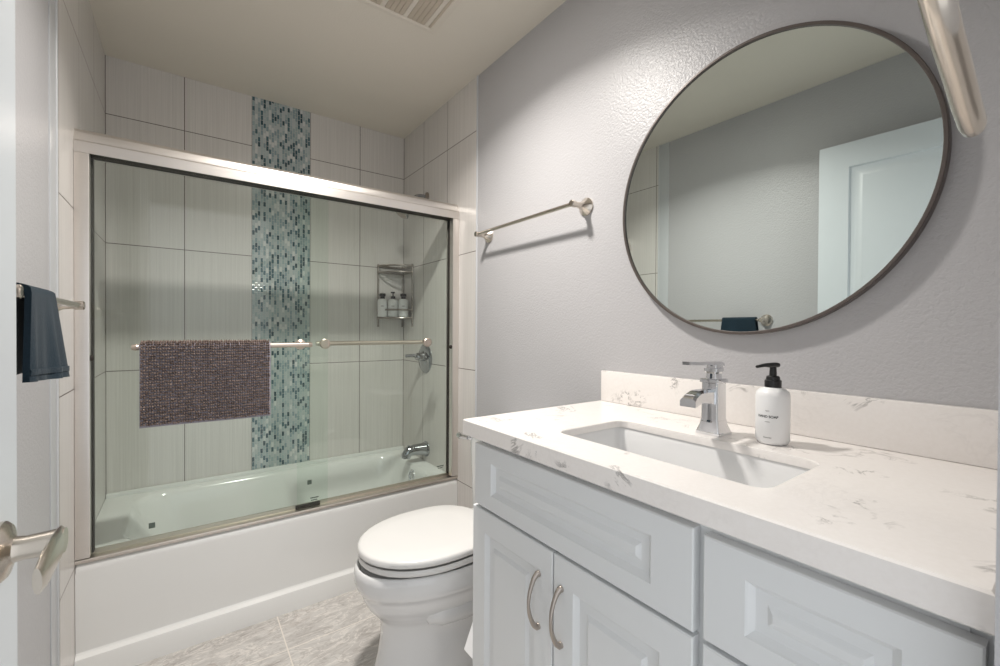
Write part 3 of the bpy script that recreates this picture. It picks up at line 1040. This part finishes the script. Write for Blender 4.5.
bx(b, (1.040, VY0 + 0.018, 0.0), (1.056, VY1 - 0.018, 0.0995))
obj('carcass', b, M['cab'], t, smooth=False)

def front(name, y0, y1, z0, z1, su, sv, raise_=0.030, parent=t):
    """y0 > y1: left edge (nearer the tub) to right edge."""
    b = B()
    W, H = y0 - y1, z1 - z0
    thk = 0.020
    panel(b, (0.968, y0, z0), (0, -1, 0), (0, 0, 1), (-1, 0, 0), W, H,
          [(0, 0, 0), (0, 0, thk - 0.002), (0.002, 0.002, thk), (su, sv, thk), (su + 0.002, sv + 0.002, thk - 0.003), (su + 0.010, sv + 0.010, thk - 0.0105),
           (su + raise_, sv + raise_, thk - 0.0105), (su + raise_ + 0.008, sv + raise_ + 0.008, thk - 0.0045), (su + raise_ + 0.009, sv + raise_ + 0.009, thk - 0.0042)])
    return obj(name, b, M['cab'], parent, smooth=False)

front('drawer_front', -1.772, -2.404, 0.745, 0.910, 0.076, 0.040, 0.026)
dl = front('door', -1.764, -2.0835, 0.105, 0.737, 0.058, 0.058)
dr = front('door', -2.0875, -2.404, 0.105, 0.737, 0.058, 0.058)
front('drawer_front', -2.420, -2.711, 0.745, 0.906, 0.062, 0.040, 0.026)
front('drawer_front', -2.420, -2.711, 0.428, 0.737, 0.062, 0.055)
front('drawer_front', -2.420, -2.711, 0.105, 0.420, 0.062, 0.055)

def pull(parent, y, z0, z1):
    b = B()
    pts, rad = [], []
    n = 16
    for k in range(n + 1):
        f = k / n
        z = z0 + (z1 - z0) * f
        out = 0.030 * math.sin(math.pi * (0.06 + 0.88 * f)) ** 0.75 if 0 < k < n else 0.004
        pts.append((VF - out, y, z))
        rad.append(0.0037 + 0.0022 * abs(f - 0.5) * 2 if 0 < k < n else 0.007)
    tube(b, pts, rad, 14, flat=((0, 1, 0), 0.95))
    for z, s in ((z0, 1), (z1, -1)):
        lathe(b, (VF + 0.001, y, z + s * 0.001), (-1, 0, 0), [(0, 0.007), (0.004, 0.007), (0.007, 0.005)], 16)
    return obj('handle', b, M['pull'], parent)
pull(dl, -2.040, 0.552, 0.673)
pull(dr, -2.112, 0.552, 0.673)

# countertop with the sink cut-out
CX0, CX1, CY0, CY1, CZ0, CZ1 = 0.926, L + 0.001, -2.719, -1.744, 0.930, 0.972
HX0, HX1, HY0, HY1 = 1.036, 1.279, -2.472, -2.000
b = B()
def plate_with_hole(bm, z):
    inn = rrect(HX0, HX1, HY0, HY1, 0.030, z, 6)
    out = []
    for p in inn:      # project the inner ring outwards onto the slab edge
        out.append(p)
    return inn
inner_t = rrect(HX0, HX1, HY0, HY1, 0.030, CZ1, 6)
SLAB = CZ1 - 0.018
inner_m = rrect(HX0, HX1, HY0, HY1, 0.030, SLAB, 6)
inner_w = rrect(HX0 - 0.03, HX1 + 0.03, HY0 - 0.03, HY1 + 0.03, 0.04, SLAB, 6)
inner_b = rrect(HX0 - 0.03, HX1 + 0.03, HY0 - 0.03, HY1 + 0.03, 0.04, CZ0, 6)
def slab_outer(z, e=0.0):
    pts = []
    for q, (cx, cy) in enumerate(((CX1 - e, CY1 - e), (CX0 + e, CY1 - e), (CX0 + e, CY0 + e), (CX1 - e, CY0 + e))):
        pts += [Vector((cx, cy, z))] * 7
    return pts
R_ = rings(b, [inner_b, slab_outer(CZ0, 0.002), slab_outer(CZ0 + 0.002), slab_outer(CZ1 - 0.003), slab_outer(CZ1, 0.003), [p + (p - Vector(((HX0 + HX1) / 2, (HY0 + HY1) / 2, CZ1))).normalized() * 0.002 for p in inner_t],
               [p - Vector((0, 0, 0.002)) for p in inner_t], inner_m, inner_w, inner_b], cap=False)
bmesh.ops.remove_doubles(b, verts=b.verts, dist=1e-5)
o = obj('countertop', b, M['quartz'], None, angle=30)
tag(o, 'white quartz countertop with grey veins on the vanity', 'countertop')
b = B(); bx(b, (1.487, CY0, CZ1 + 0.0005), (L + 0.001, -1.750, 1.078), 0.002)
o = obj('backsplash', b, M['quartz'], None)
tag(o, 'veined quartz backsplash strip along the wall behind the faucet', 'backsplash')

t = thing('sink', 'white rectangular undermount sink set into the countertop', 'sink', (1.158, -2.236, 0.80))
b = B()
SR = SLAB - 0.0008
ss = [(0.026, 0.04, SR), (0.004, 0.03, SR), (0.001, 0.032, SR - 0.006), (-0.004, 0.036, CZ0 - 0.05), (-0.012, 0.045, CZ0 - 0.115), (-0.030, 0.06, CZ0 - 0.138), (-0.065, 0.05, CZ0 - 0.144)]
rings(b, [rrect(HX0 - e, HX1 + e, HY0 - e, HY1 + e, r, z, 6) for e, r, z in ss], cap=False)
vs = [b.verts.new(p) for p in rrect(HX0 + 0.065, HX1 - 0.065, HY0 + 0.065, HY1 - 0.065, 0.05, CZ0 - 0.144, 6)]
b.faces.new(vs)
bmesh.ops.remove_doubles(b, verts=b.verts, dist=1e-5)
obj('bowl', b, M['china'], t, angle=50)
b = B(); lathe(b, (1.158, -2.236, CZ0 - 0.145), (0, 0, 1), [(0.001, 0.030), (0.004, 0.029), (0.004, 0.020), (0.002, 0.018)], 26); obj('drain', b, M['chrome'], t)

# faucet: square column with flared base, spout and flat lever towards the basin
FX, FY = 1.338, -2.230
t = thing('faucet', 'square chrome single-handle faucet behind the sink', 'faucet', (FX, FY, CZ1))
def sq(z, hx, hy, r=0.003, cx=FX, cy=FY):
    return rrect(cx - hx, cx + hx, cy - hy, cy + hy, r, z, 3)
b = B()
rings(b, [sq(CZ1 + 0.0005, 0.030, 0.030), sq(CZ1 + 0.006, 0.030, 0.030), sq(CZ1 + 0.007, 0.0285, 0.0285), sq(CZ1 + 0.012, 0.027, 0.027), sq(CZ1 + 0.022, 0.0235, 0.0235), sq(CZ1 + 0.034, 0.0215, 0.0215)])
obj('base', b, M['chrome'], t, angle=25)
b = B()
rings(b, [sq(CZ1 + 0.034, 0.0208, 0.0208), sq(CZ1 + 0.036, 0.0205, 0.0205), sq(CZ1 + 0.122, 0.020, 0.020), sq(CZ1 + 0.124, 0.0235, 0.0235), sq(CZ1 + 0.131, 0.0235, 0.0235), sq(CZ1 + 0.133, 0.020, 0.020)])
obj('body', b, M['chrome'], t, angle=25)
b = B()
sp = []
for f in range(13):
    q = f / 12
    x = FX - 0.015 - 0.099 * q
    top = CZ1 + 0.108 + 0.002 * math.sin(q * math.pi) - 0.010 * max(0, q - 0.7) / 0.3
    bot = CZ1 + 0.072 + 0.010 * math.sin(min(1, q * 1.6) * math.pi / 2) - 0.007 * max(0, q - 0.6) / 0.4
    hw = 0.0150 + (0.004 if q > 0.70 else 0) * (q - 0.7) / 0.3
    if q > 0.93:
        top -= 0.004
    sp.append([Vector((x, FY - hw, bot)), Vector((x, FY + hw, bot)), Vector((x, FY + hw, top - 0.006)), Vector((x, FY + hw - 0.006, top)), Vector((x, FY - hw + 0.006, top)), Vector((x, FY - hw, top - 0.006))])
rings(b, sp)
obj('spout', b, M['chrome'], t, angle=30)
b = B()
rings(b, [sq(CZ1 + 0.133, 0.014, 0.014), sq(CZ1 + 0.145, 0.013, 0.013), sq(CZ1 + 0.150, 0.0165, 0.0165), sq(CZ1 + 0.158, 0.0165, 0.0165)])
lp = [(FX + 0.028, 0.165, 0.012), (FX + 0.010, 0.171, 0.013), (FX - 0.020, 0.171, 0.0105), (FX - 0.070, 0.1725, 0.008), (FX - 0.104, 0.174, 0.0085), (FX - 0.122, 0.175, 0.009)]
rings(b, [[Vector((x, FY - w_, CZ1 + z - 0.0045)), Vector((x, FY + w_, CZ1 + z - 0.0045)), Vector((x, FY + w_, CZ1 + z + 0.003)), Vector((x, FY - w_, CZ1 + z + 0.003))] for x, z, w_ in lp])
bx(b, (FX - 0.012, FY - 0.012, CZ1 + 0.155), (FX + 0.022, FY + 0.012, CZ1 + 0.170), 0.003)
obj('lever_handle', b, M['chrome'], t, angle=25)

# soap bottle
SX, SY = 1.358, -2.352
t = thing('soap_dispenser', 'white hand soap bottle with black pump beside the faucet', 'soap bottle', (SX, SY, CZ1))
b = B()
RB = 0.0332
lathe(b, (SX, SY, CZ1 + 0.0005), (0, 0, 1), [(0, 0.027), (0.002, 0.030), (0.008, RB), (0.104, RB), (0.113, 0.0315), (0.119, 0.0255), (0.1225, 0.017), (0.126, 0.0145)], 44)
obj('bottle_body', b, M['bottle'], t, angle=50)
b = B()
lathe(b, (SX, SY, CZ1 + 0.122), (0, 0, 1), [(0, 0.0165), (0.017, 0.0165), (0.018, 0.0140), (0.025, 0.0130), (0.027, 0.011)], 28)
obj('pump_collar', b, M['black'], t)
b = B()
tube(b, [(SX, SY, CZ1 + 0.147), (SX, SY, CZ1 + 0.170)], [0.0075, 0.0065], 16)
pd = Vector((-0.97, 0.22, 0)).normalized()
hz = Vector((SX, SY, CZ1 + 0.1725))
tube(b, [hz - pd * 0.013, hz + pd * 0.004, hz + pd * 0.030 + Vector((0, 0, 0.0005)), hz + pd * 0.052 - Vector((0, 0, 0.002))], [0.0075, 0.0078, 0.0052, 0.0040], 14, flat=((0, 0, 1), 0.75))
obj('pump_head', b, M['black'], t)
lab = obj  # label lettering bent round the bottle
ang0 = math.atan2(CAM.y - SY, CAM.x - SX) - 0.30
def bent_text(txt, size, z, m, name, spacing=1.0):
    cu = bpy.data.curves.new(name, 'FONT')
    cu.body = txt
    cu.size = size
    cu.align_x = 'CENTER'
    cu.space_character = spacing
    cu.offset = size * 0.028
    tmp = bpy.data.objects.new(name + '_text', cu)
    COL.objects.link(tmp)
    dg = bpy.context.evaluated_depsgraph_get()
    dg.update()
    me = bpy.data.meshes.new_from_object(tmp.evaluated_get(dg))
    bpy.data.objects.remove(tmp)
    bpy.data.curves.remove(cu)
    bm = bmesh.new()
    bm.from_mesh(me)
    bpy.data.meshes.remove(me)
    bmesh.ops.subdivide_edges(bm, edges=[e for e in bm.edges if e.calc_length() > 0.003], cuts=2)
    for v in bm.verts:
        a = ang0 + v.co.x / RB
        v.co = Vector((SX + (RB + 0.0003) * math.cos(a), SY + (RB + 0.0003) * math.sin(a), CZ1 + z + v.co.y))
    o = obj(name, bm, m, t, smooth=False, recalc=False)
    return o
bent_text('HAND SOAP', 0.0072, 0.0600, M['print'], 'label_lettering')
bent_text('ooo', 0.0048, 0.0735, M['print_l'], 'label_emblem')
b = B()
def lab_line(bm, w_, z, h):
    rs = []
    for k in range(7):
        a = ang0 + (-w_ / 2 + w_ * k / 6) / RB
        rs.append([Vector((SX + (RB + 0.0003) * math.cos(a), SY + (RB + 0.0003) * math.sin(a), CZ1 + zz)) for zz in (z, z + h)])
    rings(bm, rs, cap=False, close=False)
lab_line(b, 0.010, 0.0505, 0.0012)
obj('label_rule', b, M['print_l'], t)
b = B()
lab_line(b, 0.016, 0.0160, 0.0018)
obj('label_fine_print', b, M['print_l'], t)

# ================================================================== MIRROR
MY, MZ, MR = -2.221, 1.5925, 0.3825
t = thing('mirror', 'large round wall mirror with thin dark bronze frame', 'mirror', (L, MY, MZ))
b = B(); lathe(b, (L + 0.002, MY, MZ), (-1, 0, 0), [(0.0, MR), (0.024, MR), (0.026, MR - 0.0015), (0.026, MR - 0.0065), (0.0245, MR - 0.008), (0.020, MR - 0.008), (0.0, MR - 0.008)], 128, cap=False)
obj('frame', b, M['bronze'], t, angle=30)
b = B(); lathe(b, (L + 0.0015, MY, MZ), (-1, 0, 0), [(0, MR - 0.0078), (0.0195, MR - 0.0078)], 128)
obj('mirror_glass', b, M['mirror'], t, angle=30)

# ================================================================== TOWEL RING on the entry wall, above the counter's right end
t = thing('towel_ring', 'brushed nickel towel ring hanging above the counter right end', 'towel ring', (0.87, YE, 1.72))
ry = -2.688
b = B()
pts = [(1.035, ry - 0.001, 1.449), (1.031, ry, 1.451), (1.02, ry, 1.455), (0.98, ry, 1.464), (0.93, ry, 1.480), (0.87, ry, 1.496), (0.815, ry, 1.518), (0.772, ry, 1.560), (0.755, ry, 1.62), (0.765, ry, 1.685), (0.81, ry, 1.745), (0.872, ry, 1.775)]
rad = [0.006, 0.0095, 0.0115] + [0.0115] * (len(pts) - 3)
tube(b, pts, rad, 20)
obj('ring', b, M['nickel2'], t)
b = B(); lathe(b, (0.880, YE, 1.775), (0, 1, 0), [(0, 0.027), (0.005, 0.027), (0.010, 0.022), (0.022, 0.014), (0.046, 0.014), (0.049, 0.011)], 24); obj('post', b, M['nickel2'], t)

# ================================================================== TOILET PAPER on the vanity's side
t = thing('toilet_paper_roll', 'white toilet paper roll hanging beside the vanity end panel', 'toilet paper', (1.135, -1.70, 0.46))
b = B()
lathe(b, (1.135, -1.747, 0.46), (0, 1, 0), [(0, 0.021), (0, 0.052), (0.095, 0.052), (0.095, 0.021)], 32, cap=False)
obj('roll', b, M['paper'], t)
b = B()
sh = []
for k in range(9):
    f = k / 8
    sh.append([Vector((1.084 - 0.096 * f ** 0.9, y, 0.455 - 0.205 * f)) for y in (-1.748, -1.655)])
top = [[v.copy() for v in r] for r in sh]
rs = [[a, c, c + Vector((0.0012, 0, 0)), a + Vector((0.0012, 0, 0))] for a, c in sh]
rings(b, rs)
obj('loose_sheet', b, M['paper'], t)
b = B()
tube(b, [(1.135, -1.7602, 0.46), (1.135, -1.64, 0.46)], 0.008, 12)
lathe(b, (1.135, -1.7605, 0.46), (0, 1, 0), [(0, 0.022), (0.005, 0.022), (0.008, 0.010)], 18)
obj('holder_rod', b, M['nickel2'], t)
